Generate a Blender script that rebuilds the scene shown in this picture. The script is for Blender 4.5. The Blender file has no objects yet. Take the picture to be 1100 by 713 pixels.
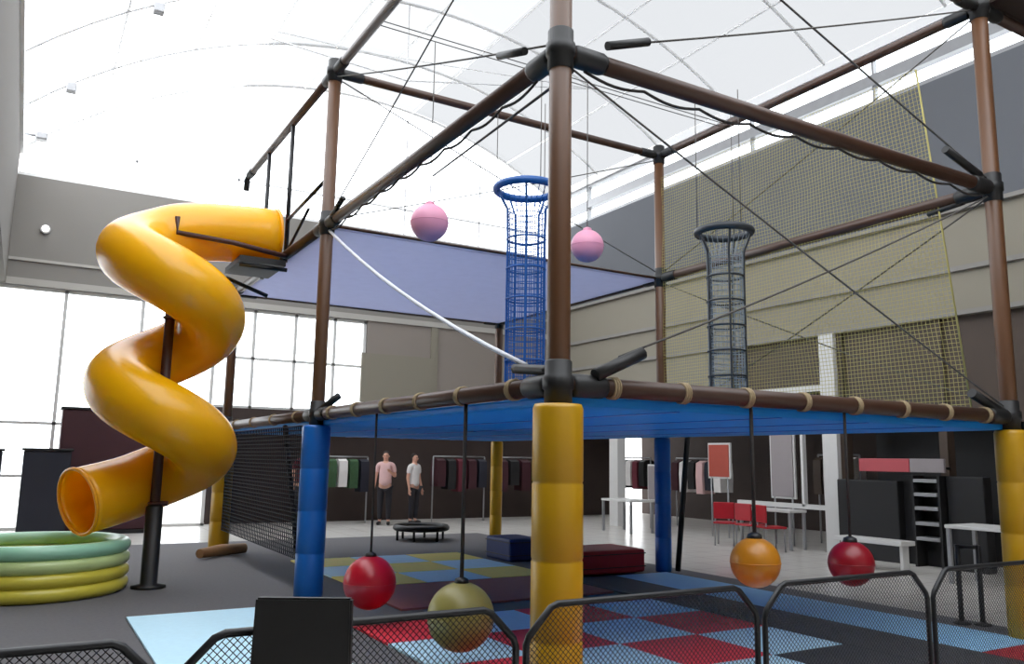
import bpy, bmesh, math, random
from mathutils import Vector, Matrix
random.seed(7)
PI = math.pi
C = bpy.context.scene.collection

# ------------------------------------------------------------------ materials
def lin(c):
    o = []
    for v in c:
        v = v / 255.0
        o.append(v / 12.92 if v <= 0.04045 else ((v + 0.055) / 1.055) ** 2.4)
    return (o[0], o[1], o[2], 1.0)

def mat(name, rgb, rough=0.6, metal=0.0, vary=0.12, scale=6.0, translucent=0.0, bump=0.0, spec=0.5, stretch=None):
    m = bpy.data.materials.new(name); m.use_nodes = True
    nt = m.node_tree; N = nt.nodes; Lk = nt.links
    b = N['Principled BSDF']; out = N['Material Output']
    b.inputs['Roughness'].default_value = rough
    b.inputs['Metallic'].default_value = metal
    b.inputs['Specular IOR Level'].default_value = spec
    tc = N.new('ShaderNodeTexCoord'); nz = N.new('ShaderNodeTexNoise')
    nz.inputs['Scale'].default_value = scale; nz.inputs['Detail'].default_value = 4
    src = tc.outputs['Object']
    if stretch:
        mp = N.new('ShaderNodeMapping'); mp.inputs['Scale'].default_value = stretch
        Lk.new(src, mp.inputs['Vector']); src = mp.outputs['Vector']
    Lk.new(src, nz.inputs['Vector'])
    mr = N.new('ShaderNodeMapRange')
    mr.inputs['To Min'].default_value = 1 - vary; mr.inputs['To Max'].default_value = 1 + vary
    Lk.new(nz.outputs['Fac'], mr.inputs['Value'])
    mx = N.new('ShaderNodeVectorMath'); mx.operation = 'SCALE'
    mx.inputs[0].default_value = lin(rgb)[:3]
    Lk.new(mr.outputs['Result'], mx.inputs['Scale'])
    Lk.new(mx.outputs['Vector'], b.inputs['Base Color'])
    if bump:
        bp = N.new('ShaderNodeBump'); bp.inputs['Strength'].default_value = bump
        Lk.new(nz.outputs['Fac'], bp.inputs['Height']); Lk.new(bp.outputs['Normal'], b.inputs['Normal'])
    if translucent:
        tr = N.new('ShaderNodeBsdfTranslucent'); ms = N.new('ShaderNodeMixShader')
        Lk.new(mx.outputs['Vector'], tr.inputs['Color'])
        ms.inputs[0].default_value = translucent
        Lk.new(b.outputs[0], ms.inputs[1]); Lk.new(tr.outputs[0], ms.inputs[2]); Lk.new(ms.outputs[0], out.inputs[0])
    return m

def glass(name, tint, gloss=0.06):
    m = bpy.data.materials.new(name); m.use_nodes = True
    nt = m.node_tree; N = nt.nodes; N.clear()
    out = N.new('ShaderNodeOutputMaterial'); t = N.new('ShaderNodeBsdfTransparent'); g = N.new('ShaderNodeBsdfGlossy')
    ms = N.new('ShaderNodeMixShader'); ms.inputs[0].default_value = gloss
    t.inputs[0].default_value = (*tint, 1); g.inputs['Roughness'].default_value = 0.05
    nt.links.new(t.outputs[0], ms.inputs[1]); nt.links.new(g.outputs[0], ms.inputs[2]); nt.links.new(ms.outputs[0], out.inputs[0])
    return m

def emit(name, rgb, s):
    m = bpy.data.materials.new(name); m.use_nodes = True
    nt = m.node_tree; N = nt.nodes; N.clear()
    out = N.new('ShaderNodeOutputMaterial'); e = N.new('ShaderNodeEmission')
    e.inputs[0].default_value = lin(rgb); e.inputs[1].default_value = s
    nt.links.new(e.outputs[0], out.inputs[0]); return m

def tiles(name, rgb, grout, size, rough=0.25):
    m = mat(name, rgb, rough, vary=0.06, scale=1.5)
    nt = m.node_tree; N = nt.nodes; L = nt.links; b = N['Principled BSDF']
    old = b.inputs['Base Color'].links[0].from_socket
    tc = N.new('ShaderNodeTexCoord'); br = N.new('ShaderNodeTexBrick')
    br.offset = 0; br.inputs['Scale'].default_value = 1; br.inputs['Brick Width'].default_value = size
    br.inputs['Row Height'].default_value = size; br.inputs['Mortar Size'].default_value = 0.006
    L.new(tc.outputs['Object'], br.inputs['Vector'])
    br.inputs['Mortar'].default_value = lin(grout)
    L.new(old, br.inputs['Color1']); L.new(old, br.inputs['Color2']); L.new(br.outputs['Color'], b.inputs['Base Color'])
    return m

M = dict(
    pole=mat('brown pole', (92, 60, 36), 0.42, vary=0.25, scale=3, stretch=(4, 4, .6)),
    beam=mat('brown beam', (66, 41, 28), 0.42, vary=0.3, scale=3),
    black=mat('black rubber', (20, 19, 20), 0.5, vary=0.15),
    blackmetal=mat('black metal', (24, 24, 27), 0.4, metal=0.3),
    rope=mat('dark rope', (48, 44, 42), 0.9, vary=0.3, scale=40),
    greyrope=mat('grey rope', (88, 85, 82), 0.9, vary=0.2, scale=40),
    whiterope=mat('white rope', (222, 224, 232), 0.8, vary=0.1, scale=40),
    tie=mat('pale lashing', (150, 132, 102), 0.85, vary=0.2, scale=40),
    yellowpad=mat('yellow vinyl', (184, 140, 8), 0.38, vary=0.08),
    bluepad=mat('blue vinyl', (16, 100, 182), 0.38, vary=0.08),
    seam=mat('pad seam', (140, 104, 8), 0.6),
    blueseam=mat('blue pad seam', (8, 52, 120), 0.6),
    deck=mat('blue deck fabric', (42, 152, 208), 0.5, vary=0.1, translucent=0.5),
    canopy=mat('grey blue net fabric', (192, 194, 212), 0.7, vary=0.06, translucent=0.66),
    darkcanopy=mat('dark canopy fabric', (52, 40, 34), 0.8, vary=0.15),
    slide=mat('yellow plastic', (255, 194, 14), 0.26, vary=0.04, scale=2, translucent=0.26, spec=0.6),
    flange=mat('yellow plastic rim', (240, 158, 10), 0.35, vary=0.05),
    slidepole=mat('brown slide pole', (66, 34, 28), 0.5),
    poolgreen=mat('pale green vinyl', (188, 205, 140), 0.3, vary=0.05),
    poolyellow=mat('yellow green vinyl', (206, 192, 70), 0.3, vary=0.05),
    poolteal=mat('teal vinyl', (150, 200, 170), 0.3, vary=0.05),
    netyellow=mat('yellow netting', (168, 158, 96), 0.9, vary=0.1),
    netdark=mat('dark netting', (28, 32, 40), 0.9, vary=0.1),
    netblue=mat('blue netting', (24, 92, 165), 0.7, vary=0.15),
    netgrey=mat('grey netting', (128, 136, 142), 0.8, vary=0.15),
    ringblue=mat('blue hoop', (12, 80, 150), 0.4),
    ringgrey=mat('dark hoop', (40, 44, 50), 0.45),
    red=mat('red vinyl ball', (180, 16, 38), 0.32, vary=0.06),
    darkred=mat('crimson vinyl ball', (136, 10, 28), 0.34, vary=0.06),
    olive=mat('olive vinyl ball', (140, 130, 68), 0.4, vary=0.12),
    orange=mat('amber vinyl ball', (184, 120, 22), 0.34, vary=0.08),
    pink=mat('pink vinyl ball', (222, 150, 178), 0.4, vary=0.06),
    lightblue=mat('light blue foam', (196, 232, 248), 0.7, vary=0.06, scale=20),
    steelblue=mat('steel blue foam', (140, 190, 224), 0.7, vary=0.06, scale=20),
    redfoam=mat('red foam', (232, 44, 64), 0.65, vary=0.06, scale=20),
    darkredfoam=mat('dark red foam', (160, 16, 38), 0.65, vary=0.08, scale=20),
    yellowfoam=mat('yellow foam', (248, 226, 120), 0.7, vary=0.06, scale=20),
    maroonfoam=mat('maroon foam', (150, 86, 84), 0.7, vary=0.08, scale=20),
    charcoalfoam=mat('charcoal foam', (58, 58, 62), 0.7, vary=0.08, scale=20),
    bluefoam=mat('navy foam', (22, 44, 104), 0.6, vary=0.08),
    carpet=mat('grey carpet', (98, 96, 98), 0.95, vary=0.2, scale=30),
    tile=tiles('white floor tile', (214, 210, 204), (166, 162, 156), 0.6),
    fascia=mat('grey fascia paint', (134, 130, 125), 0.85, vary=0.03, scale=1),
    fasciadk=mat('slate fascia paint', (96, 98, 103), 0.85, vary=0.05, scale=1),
    cream=mat('cream wall paint', (136, 130, 117), 0.85, vary=0.03, scale=1),
    taupe=mat('taupe wall paint', (140, 131, 124), 0.85, vary=0.05, scale=1),
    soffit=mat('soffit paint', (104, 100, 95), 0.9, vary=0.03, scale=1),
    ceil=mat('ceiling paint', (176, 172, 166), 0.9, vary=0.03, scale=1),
    whitepaint=mat('white paint', (205, 204, 202), 0.5, vary=0.03),
    roofsteel=mat('white roof steel', (238, 238, 238), 0.5, vary=0.02),
    greymetal=mat('grey metal', (150, 150, 152), 0.4, metal=0.4),
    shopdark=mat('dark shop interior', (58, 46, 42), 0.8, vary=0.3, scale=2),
    shopbrown=mat('brown shopfront panel', (66, 52, 42), 0.6, vary=0.25, scale=2),
    shopblack=mat('black shop panel', (20, 19, 21), 0.6, vary=0.2),
    maroonpanel=mat('maroon panel', (58, 20, 30), 0.6, vary=0.2, scale=3),
    navypanel=mat('navy panel', (28, 30, 44), 0.6, vary=0.2, scale=3),
    signred=mat('red sign panel', (176, 72, 80), 0.4, vary=0.05),
    signgrey=mat('pale sign panel', (140, 132, 134), 0.4, vary=0.05),
    redplastic=mat('red plastic', (170, 22, 36), 0.4),
    coral=mat('coral poster', (160, 66, 50), 0.5, vary=0.1),
    wood=mat('wooden block', (150, 110, 70), 0.6, vary=0.2),
    skin=mat('skin', (208, 158, 136), 0.6, vary=0.04),
    hairdark=mat('dark hair', (34, 24, 22), 0.7),
    shirtpink=mat('pale pink cloth', (216, 178, 176), 0.85),
    shirtwhite=mat('white cloth', (222, 218, 216), 0.85),
    shirtmaroon=mat('maroon cloth', (98, 36, 48), 0.85),
    trousers=mat('dark cloth', (38, 36, 42), 0.85),
    shoe=mat('dark shoe', (24, 22, 22), 0.5),
    eye=mat('dark eye', (20, 16, 14), 0.3),
    lip=mat('lip', (160, 86, 82), 0.5),
    paving=mat('outdoor paving', (210, 208, 202), 0.9),
    green=mat('leaf green', (52, 84, 52), 0.7, vary=0.3, scale=20),
)
M['roofglass'] = glass('roof glazing', (0.93, 0.95, 0.97), .02)
M['dimmed'] = glass('opal roof glazing', (0.226, 0.228, 0.230), .02)  # sky brightness put into the pane tint, same glass as the clear panes
M['darkened'] = glass('frosted roof glazing', (0.186, 0.188, 0.191), .02)  # stronger tint stands in for the duller sky on the right
M['windowglass'] = glass('window glazing', (0.95, 0.97, 0.98))
M['shopglass'] = glass('shop glazing', (0.55, 0.54, 0.52), 0.08)
M['lamp'] = emit('downlight lens', (255, 250, 240), 4)

# ------------------------------------------------------------------ mesh helpers
class MB:
    def __init__(s): s.bm = bmesh.new()
    def box(s, a, b, bev=0.0):
        a, b = Vector(a), Vector(b)
        r = bmesh.ops.create_cube(s.bm, size=1)
        for v in r['verts']:
            v.co = Vector(((a[i] + b[i]) / 2 + v.co[i] * (b[i] - a[i]) for i in range(3)))
        if bev:
            es = list({e for v in r['verts'] for e in v.link_edges})
            bmesh.ops.bevel(s.bm, geom=es, offset=bev, segments=2, affect='EDGES', profile=0.5)
        return s
    def tube(s, pts, r, n=8, cap=True, closed=False):
        pts = [Vector(p) for p in pts]; k = len(pts)
        rr = r if hasattr(r, '__len__') else [r] * k
        T = []
        for i in range(k):
            if closed: t = pts[(i + 1) % k] - pts[i - 1]
            else: t = pts[min(i + 1, k - 1)] - pts[max(i - 1, 0)]
            T.append(t.normalized())
        up = Vector((0, 0, 1)) if abs(T[0].z) < 0.9 else Vector((0, 1, 0))
        u = T[0].cross(up).normalized(); rings = []
        for i in range(k):
            u = (u - T[i] * u.dot(T[i])).normalized(); v = T[i].cross(u)
            rings.append([s.bm.verts.new(pts[i] + (u * math.cos(2 * PI * j / n) + v * math.sin(2 * PI * j / n)) * rr[i]) for j in range(n)])
        for i in range(k if closed else k - 1):
            A, B = rings[i], rings[(i + 1) % k]
            for j in range(n):
                f = s.bm.faces.new((A[j], A[(j + 1) % n], B[(j + 1) % n], B[j])); f.smooth = n > 5
        if cap and not closed:
            s.bm.faces.new(rings[0][::-1]); s.bm.faces.new(rings[-1])
        return s
    def strand(s, p, q, w):      # square cord
        return s.tube([p, q], w * 0.707, 4)
    def lathe(s, prof, c=(0, 0, 0), n=32, axis='z'):
        c = Vector(c); rings = []
        for (r, z) in prof:
            if r < 1e-6: rings.append([s.bm.verts.new(c + Vector((0, 0, z)))])
            else: rings.append([s.bm.verts.new(c + Vector((r * math.cos(2 * PI * j / n), r * math.sin(2 * PI * j / n), z))) for j in range(n)])
        for A, B in zip(rings, rings[1:]):
            for j in range(n):
                a = A[j % len(A)], A[(j + 1) % len(A)]; b = B[j % len(B)], B[(j + 1) % len(B)]
                vs = []
                for v in (a[0], a[1], b[1], b[0]):
                    if v not in vs: vs.append(v)
                if len(vs) > 2:
                    f = s.bm.faces.new(vs); f.smooth = True
        return s
    def sphere(s, c, r, n=32, sc=(1, 1, 1)):
        m = Matrix.Translation(Vector(c)) @ Matrix.Diagonal((*sc, 1))
        res = bmesh.ops.create_uvsphere(s.bm, u_segments=n, v_segments=n // 2, radius=r, matrix=m)
        for v in res['verts']:
            for f in v.link_faces: f.smooth = True
        return s
    def torus(s, c, R, r, n=40, k=10, axis=2, squash=1.0):
        pts = []
        for i in range(n):
            a = 2 * PI * i / n; p = [R * math.cos(a), R * math.sin(a), 0]
            if axis == 0: p = [0, p[0], p[1]]
            if axis == 1: p = [p[0], 0, p[1]]
            pts.append(Vector(c) + Vector(p))
        return s.tube(pts, r, k, closed=True)
    def prism(s, poly, z0, z1, bev=0):   # polygon in XY
        A = [s.bm.verts.new((x, y, z0)) for x, y in poly]; B = [s.bm.verts.new((x, y, z1)) for x, y in poly]
        n = len(poly); s.bm.faces.new(A[::-1]); s.bm.faces.new(B)
        for i in range(n): s.bm.faces.new((A[i], A[(i + 1) % n], B[(i + 1) % n], B[i]))
        return s

LOC = {}
def obj(name, mb, m, parent=None, base=None, label=None):
    bm = mb.bm
    bmesh.ops.recalc_face_normals(bm, faces=bm.faces)
    off = Vector(base) if (parent is None and base is not None) else (LOC[parent.name] if parent else Vector((0, 0, 0)))
    for v in bm.verts: v.co -= off
    me = bpy.data.meshes.new(name); bm.to_mesh(me); bm.free()
    me.materials.append(M[m] if isinstance(m, str) else m)
    o = bpy.data.objects.new(name, me); C.objects.link(o)
    if parent: o.parent = parent
    else: o.location = off
    LOC[o.name] = off
    if label: o['label'] = label
    return o

def tag(o, label=None, cat=None, group=None, kind=None):
    if label: o['label'] = label
    if cat: o['category'] = cat
    if group: o['group'] = group
    if kind: o['kind'] = kind
    return o

def thing(name, loc, label, cat, group=None):
    o = bpy.data.objects.new(name, None); C.objects.link(o); o.location = loc; o.empty_display_size = .1
    LOC[o.name] = Vector(loc)
    return tag(o, label, cat, group)

def copy_tree(o, loc, label, parent=None):
    c = o.copy(); C.objects.link(c)
    if parent: c.parent = parent
    else: c.location = loc; c['label'] = label; LOC[c.name] = Vector(loc)
    for ch in [k for k in C.objects if k.parent == o]: copy_tree(ch, None, None, c)
    return c

def structure(name, mb, m, parent=None):
    o = obj(name, mb, m, parent)
    if not parent: o['kind'] = 'structure'
    return o

def lerp(a, b, t): return Vector(a) + (Vector(b) - Vector(a)) * t

# ------------------------------------------------------------------ grid of the frame
X0, X1 = 2.98, 8.29
Y0, Y1, Y2 = 4.45, 9.56, 14.59
ZD, ZM, ZT = 2.09, 4.41, 6.40
WX, WY = 13.0, 20.0          # planes of the two walls
LX = -0.6                    # edge of the roof opening
RC = (7.05, -.0787, 11.185)       # vault: centre x, centre z, radius
def vz(x): return RC[1] + math.sqrt(RC[2] ** 2 - (x - RC[0]) ** 2)

# ------------------------------------------------------------------ room shell
structure('floor', MB().box((-12, -8, -.2), (17.5, 21, 0)), 'tile')
tag(obj('play_carpet', MB().box((-3, 2.0, .0005), (8.75, 16.2, .006)), 'carpet', base=(2.9, 9, .0005)),
    'grey carpet spread under the whole climbing frame and slide', 'carpet')
structure('ground_outside', MB().box((-25, 21, -.3), (20, 60, -.05)), 'paving')
f = structure('wall_far', MB().box((-12, WY, 5.1), (WX + .2, WY + .3, 7.5)), 'fascia')
f2 = MB()
f2.box((-12, WY - .06, 5.1), (WX, WY, 5.24)); f2.box((-12, WY - .04, 5.62), (WX, WY, 5.68))
structure('trim_1', f2, 'ceil')
# lower far wall to the side of the glazing, and dark shop zone under it
structure('wall_far_lower', MB().box((7.45, WY, 2.7), (WX + .2, WY + .3, 5.1)), 'taupe')
structure('wall_far_shop', MB().box((3.75, WY + .4, 0), (WX + 3, WY + .6, 2.7)).box((3.75, WY, 2.45), (7.45, WY + .6, 2.7)), 'shopdark')
structure('trim_2', MB().box((7.3, WY - .08, 3.0), (9.3, WY, 4.25)).box((9.25, WY - .05, 2.7), (9.45, WY, 5.1)), 'cream')
# right wall bands
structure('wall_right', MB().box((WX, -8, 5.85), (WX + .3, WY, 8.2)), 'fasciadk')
w = MB().box((WX + .02, -8, 4.05), (WX + .3, WY, 5.85)).box((WX + .02, 12.75, 3.0), (WX + .3, WY, 4.05))
structure('wall_right_upper', w, 'cream')
structure('trim_3', MB().box((WX - .05, -8, 4.78), (WX + .02, WY, 4.86)).box((WX - .08, -8, 5.78), (WX, WY, 5.85)).box((WX - .04, -8, 4.05), (WX + .02, WY, 4.13)), 'fascia')
structure('wall_shop', MB().box((17, -8, 0), (17.3, WY + .6, 4.05)).box((WX + .3, -8, 4.0), (17, WY + .6, 4.05)), 'shopdark')
# clerestory above the right fascia
cw = MB().box((WX, -8, 8.2), (WX + .15, WY, 8.27)).box((WX - .03, -8, 8.56), (WX + .15, WY, 8.78)).box((WX, -8, 9.16), (WX + .2, WY, 9.3))
for y in range(-6, 20, 3): cw.box((WX + .02, y - .02, 8.2), (WX + .12, y + .02, 9.2))
cl = structure('window_1', cw, 'greymetal')
obj('glazing', MB().box((WX + .06, -8, 8.25), (WX + .07, WY, 9.2)), 'windowglass', cl)
# remaining sides
structure('wall_back', MB().box((-12, -8.3, 0), (17, -8, 9.6)), 'ceil')
structure('wall_left', MB().box((-12.3, -8, 0), (-12, WY, 6)), 'ceil')
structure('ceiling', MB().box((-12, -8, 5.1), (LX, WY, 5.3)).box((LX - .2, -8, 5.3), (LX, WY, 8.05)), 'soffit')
structure('ceiling_front', MB().box((LX, -8, 9.3), (WX, -5.0, 9.5)).box((LX, -5.1, 9.3), (WX, -5.0, 11.3)), 'ceil')
# barrel vault roof
def arc(y, n=28, dz=0): return [(x, y, vz(x) + dz) for x in [LX + (WX - LX) * i / n for i in range(n + 1)]]
RY = -5.0  # vault carried on out of view to let in extra light
def vault_sheet(xa, xb, ya=RY, yb=WY, n=16):
    b = MB(); g_ = [[b.bm.verts.new((x, y, vz(x) + .06)) for x in [xa + (xb - xa) * i / n for i in range(n + 1)]] for y in (ya, yb)]
    for i in range(n): b.bm.faces.new((g_[0][i], g_[0][i + 1], g_[1][i + 1], g_[1][i]))
    return b
PX = [LX + (WX - LX) * i / 9 for i in range(10)]
vault = structure('window_2', MB().box((LX - .1, RY, 7.95), (LX + .06, WY, 8.1)).box((WX - .05, RY, 9.22), (WX + .1, WY, 9.42)).tube(arc(WY - .02), .04, 6), 'roofsteel')
vault['label'] = 'glazed barrel vault roof over the play hall'
obj('glazing', vault_sheet(LX, PX[3]), 'roofglass', vault)
obj('glazing', vault_sheet(PX[3], PX[7], RY, 5.0), 'roofglass', vault)  # unseen near panes left clear, added to brighten the mats
obj('glazing', vault_sheet(PX[3], PX[6], 5.0, WY), 'dimmed', vault, label='opal band of roof glazing, tinted to set the sky brightness')
obj('glazing', vault_sheet(PX[6], WX, 5.0, WY).tube([(WX - .01, RY, vz(WX)), (WX - .01, 5, vz(WX))], .01, 4), 'darkened', vault, label='greyer frosted side of roof glazing, tinted for a duller sky')
obj('glazing', vault_sheet(PX[7], WX, RY, 5.0), 'darkened', vault, label='greyer frosted end of roof glazing, tinted for the same duller sky')
for y in (-2.5, 0, 2.5, 5, 7.5, 10, 12.5, 15, 17.5):
    obj('rib', MB().tube(arc(y), .034, 6), 'roofsteel', vault)
for x in PX[1:9]:
    obj('purlin', MB().tube([(x, RY, vz(x)), (x, WY, vz(x))], .026, 6), 'roofsteel', vault)
for y in (5, 10, 15):
    for xa in (1.4, 11.0):
        obj('tie_rod', MB().tube([(xa, y, vz(xa)), (6.2, y, 9.35), (6.2, y, vz(6.2))], .014, 6), 'roofsteel', vault)
        obj('tie_rod', MB().tube([(xa, y, vz(xa)), (6.2, y + 2.5, vz(6.2))], .012, 6), 'roofsteel', vault)
for (x, y) in ((1.4, 10), (1.4, 15), (.2, 17.5), (6.2, 10)):
    obj('rod_coupling', MB().box((x - .09, y - .09, vz(x) - .2), (x + .09, y + .09, vz(x) - .02), .02), 'greymetal', vault)
# far gable glazing over the fascia
gb = MB()
for x in (1.7, 4.0, 8.4, 10.7): gb.box((x - .02, WY + .1, 7.5), (x + .02, WY + .16, vz(x)))
gb.box((LX, WY + .06, 7.5), (WX, WY + .2, 7.58)).box((LX, WY + .1, 8.25), (WX, WY + .16, 8.3))
gw = structure('window_3', gb, 'roofsteel')
gg = MB(); poly = [(LX, 7.5), (WX, 7.5)] + [(x, vz(x)) for x in [WX - (WX - LX) * i / 20 for i in range(21)]]
gg.bm.faces.new([gg.bm.verts.new((x, WY + .13, z)) for x, z in poly])
obj('glazing', gg, 'roofglass', gw)
# tall bright windows under the far fascia
def glazed(name, x0, x1, z0, z1, xs, zs):
    w = MB()
    for x in xs: w.box((x - .035, WY + .05, z0), (x + .035, WY + .15, z1))
    for z in zs: w.box((x0, WY + .05, z - .03), (x1, WY + .15, z + .03))
    o = structure(name, w, 'whitepaint')
    obj('glazing', MB().box((x0, WY + .09, z0), (x1, WY + .1, z1)), 'windowglass', o)
    return o
glazed('window_4', -12, 3.75, 0, 5.1, [-12, -9, -6, -3, -.9, .55, 2.1, 3.7], [.03, 1.1, 2.2, 5.05])
glazed('window_5', 3.75, 7.45, 2.7, 5.1, [4.6, 5.6, 6.6, 7.4], [2.73, 3.9, 5.05])
# white columns of the right-hand arcade
for i, (y, x, wd, top) in enumerate(((10.25, 12.95, .32, 4.05), (16.8, 12.95, .34, 3.0), (19.3, 13.2, .3, 3.0))):
    structure('trim_%d' % (4 + i), MB().box((x, y - wd / 2, 0), (x + .25, y + wd / 2, top)), 'whitepaint')
# brown shopfront beside the white column
sf = MB().box((WX + .12, 4.0, 2.3), (WX + .22, 10.1, 4.05))
for y in (10.05, 8.1, 6.1, 4.1): sf.box((WX + .05, y - .07, 0), (WX + .25, y + .07, 4.05))
structure('wall_shopfront', sf, 'shopbrown')
structure('window_6', MB().box((WX + .1, 10.5, 3.0), (WX + .2, 12.75, 3.12)).box((WX + .1, 10.5, .75), (WX + .2, 12.75, .84)).box((WX + .1, 11.0, .8), (WX + .2, 11.06, 3.0)), 'whitepaint')
structure('trim_9', MB().box((WX + .12, 10.45, 3.12), (WX + .22, 12.75, 4.05)), 'shopbrown')
structure('wall_shop_inner', MB().box((13.9, 4.0, 0), (14.0, 9.95, 2.6)), 'shopblack')

# ------------------------------------------------------------------ climbing frame
F = thing('climbing_frame', (X0, Y0, 0), 'tall brown pole climbing frame with blue decks, padded posts and ropes on grey carpet', 'climbing frame')
posts = {}
PT = dict(N=ZT, L=ZT, R=ZT, B=ZT, K=ZM, Q=ZM)
cols = [('N', X0, Y0, 'yellowpad'), ('L', X0, Y1, 'bluepad'), ('R', X1, Y0, 'yellowpad'), ('B', X1, Y1, 'bluepad'), ('K', X0, Y2, 'yellowpad'), ('Q', X1, Y2, 'yellowpad')]
for k, x, y, pm in cols:
    p = obj('post', MB().tube([(x, y, .0065), (x, y, 3), (x, y, PT[k] + .16)], .078, 20), 'pole', F)
    posts[k] = p
    r = .165 if k in 'NLKQ' else .15
    if k in 'BQ': r = .12
    prof = [(.079, .01), (r - .01, .01), (r, .03)]
    for z in (.5, .98, 1.46):
        prof += [(r, z - .012), (r - .006, z), (r, z + .012)]
    prof += [(r, 1.93), (r - .012, 1.96), (.079, 1.965)]
    pd = obj('pad', MB().lathe(prof, (x, y, 0), 32), pm, p, label=('yellow' if pm == 'yellowpad' else 'blue') + ' vinyl pad around the foot of the post')
    for z in (ZD, ZM, ZT):
        if z > PT[k]: continue
        c = MB().lathe([(.077, -.14), (.092, -.13), (.092, -.04), (.104, -.03), (.104, .05), (.09, .06), (.09, .15), (.077, .16)], (x, y, z), 20)
        obj('clamp', c, 'black', p, label='black pipe clamp on the post')

def beam(a, b, r=.062, ties=0, sleeves=True, m='beam'):
    a, b = Vector(a), Vector(b); d = (b - a).normalized()
    o = obj('beam', MB().tube([a + d * .07, (a + b) / 2, b - d * .07], r, 14), m, F)
    if sleeves:
        for q, s in ((a, 1), (b, -1)):
            obj('sleeve', MB().tube([q + d * s * .09, q + d * s * .12, q + d * s * .34, q + d * s * .37], [r * 1.05, r * 1.2, r * 1.2, r * 1.05], 14), 'black', o, label='black sleeve at the beam end')
    for i in range(ties):
        t = (i + .7) / (ties + .4); c = lerp(a, b, t)
        t_ = MB()
        for w in (-.02, .0, .02):
            ax = 0 if abs(d.x) > .5 else 1
            t_.torus(c + d * w, r + .005, .009, 16, 6, axis=ax)
        obj('lashing', t_, 'tie', o, label='pale cord lashing around the beam')
    return o
N_, L_, R_, B_, K_, Q_ = [(x, y) for _, x, y, _ in cols]
def at(p, z): return (p[0], p[1], z)
# deck level
for a, b, n in ((N_, L_, 6), (N_, R_, 8), (R_, B_, 4), (L_, K_, 4), (B_, Q_, 0), (K_, Q_, 0), (L_, B_, 0)):
    beam(at(a, ZD), at(b, ZD), .066, n)
# middle level
for a, b in ((N_, L_), (N_, R_), (R_, B_), (L_, K_), (B_, Q_), (K_, Q_)):
    beam(at(a, ZM), at(b, ZM), .066)
beam(at(L_, ZM), at(B_, ZM), .02, sleeves=False)
# top level
for a, b in ((N_, L_), (N_, R_), (R_, B_), (L_, B_)):
    beam(at(a, ZT), at(b, ZT), .055)
beam(at(L_, ZT), (X0, 14.2, ZT), .055)
beam(at(R_, ZT), (WX - .02, Y0, ZT), .058)

# clamp tails: black-wrapped pipe ends that stick out of the nodes
def tail(p, q, r=.035):
    obj('clamp_tail', MB().tube([p, lerp(p, q, .5), lerp(p, q, .97), q], [r, r, r, r * .5], 12), 'black', F, label='black wrapped pipe end at a joint')
tail((X0 + .36, Y0 - .06, ZM + .12), (X0 + .75, Y0 - .06, ZM + .265), .032)
tail((X0 - .05, Y0 + .40, ZM + .17), (X0 - .05, Y0 + .80, ZM + .305), .03)
tail((X0 + .26, Y0 - .05, ZD + .07), (X0 + .68, Y0 - .05, ZD + .26), .045)
tail((X1 - .78, Y0, ZM + .26), (X1 - .2, Y0, ZM + .10), .04)
tail((X1 - .62, Y0, ZD + .20), (X1 - .1, Y0, ZD + .03), .045)
tail((X0 - .02, Y1 - .1, ZD + .03), (X0 + .16, Y1 - .3, ZD + .22), .04)
tail((X0 - .06, Y1 - .35, ZM + .02), (X0 - .06, Y1 - .75, ZM + .13), .03)
tail((X1 + .0, Y0 + .3, ZM - .06), (X1 - .02, Y0 + .7, ZM - .1), .03)

# decks
def deck(y0, y1):
    m = MB().box((X0 + .05, y0 + .03, ZD - .13), (X1 - .05, y1 - .03, ZD - .06), .02)
    o = obj('deck', m, 'deck', F, label='blue fabric deck hung between the beams')
    for i in range(1, 5):
        x = X0 + (X1 - X0) * i / 5
        obj('deck_strap', MB().box((x - .02, y0 + .04, ZD - .137), (x + .02, y1 - .04, ZD - .128)), 'bluepad', o)
deck(Y0, Y1); deck(Y1, Y2)
obj('upper_floor', MB().box((X0 + .05, Y1 + .03, ZM - .04), (X1 - .05, Y2 - .03, ZM - .01)), 'canopy', F, label='grey blue fabric floor of the upper storey')
obj('canopy', MB().box((X1 + .1, -0.2, ZT + .06), (WX - .05, Y0 - .02, ZT + .09)).box((X1 + .1, Y0 - .06, ZT + .02), (WX - .05, Y0 - .02, ZT + .06)), 'darkcanopy', F, label='dark fabric canopy along the top beam')

# brace ropes (X in each face)
def rope(pts, r, m, name='brace_rope', lab=None):
    return obj(name, MB().tube(pts, r, 6), m, F, label=lab)
def sag(a, b, s=.04, n=8):
    return [lerp(a, b, i / n) - Vector((0, 0, s * 4 * (i / n) * (1 - i / n))) for i in range(n + 1)]
e = .1
rope(sag((X0, Y1 - e, ZM - .1), (X0, Y0 + e + .3, ZD + .16), .12), .018, 'whiterope', lab='white brace rope')
rope(sag((X0, Y0 + .55, ZD + .15), (X0, Y0 + e, ZD + .1), .0), .04, 'black')
rope(sag((X0 + e, Y0, ZM - .1), (X1 - e, Y0, ZD + .1), .02), .008, 'greyrope')
rope(sag((X1 - e, Y0, ZM - .1), (X0 + e + .4, Y0, ZD + .22), .05), .009, 'greyrope')
rope(sag((X0 + e, Y0, ZT - .1), (X1 - e, Y0, ZM + .1), .02), .010, 'greyrope')
rope(sag((X0 + .72, Y0 - .06, ZM + .25), (X1 - e, Y0, ZT - .05), .02), .008, 'greyrope')
rope(sag((X1, Y0 + e, ZM - .1), (X1, Y1 - e, ZD + .1), .03), .009, 'greyrope')
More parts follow.
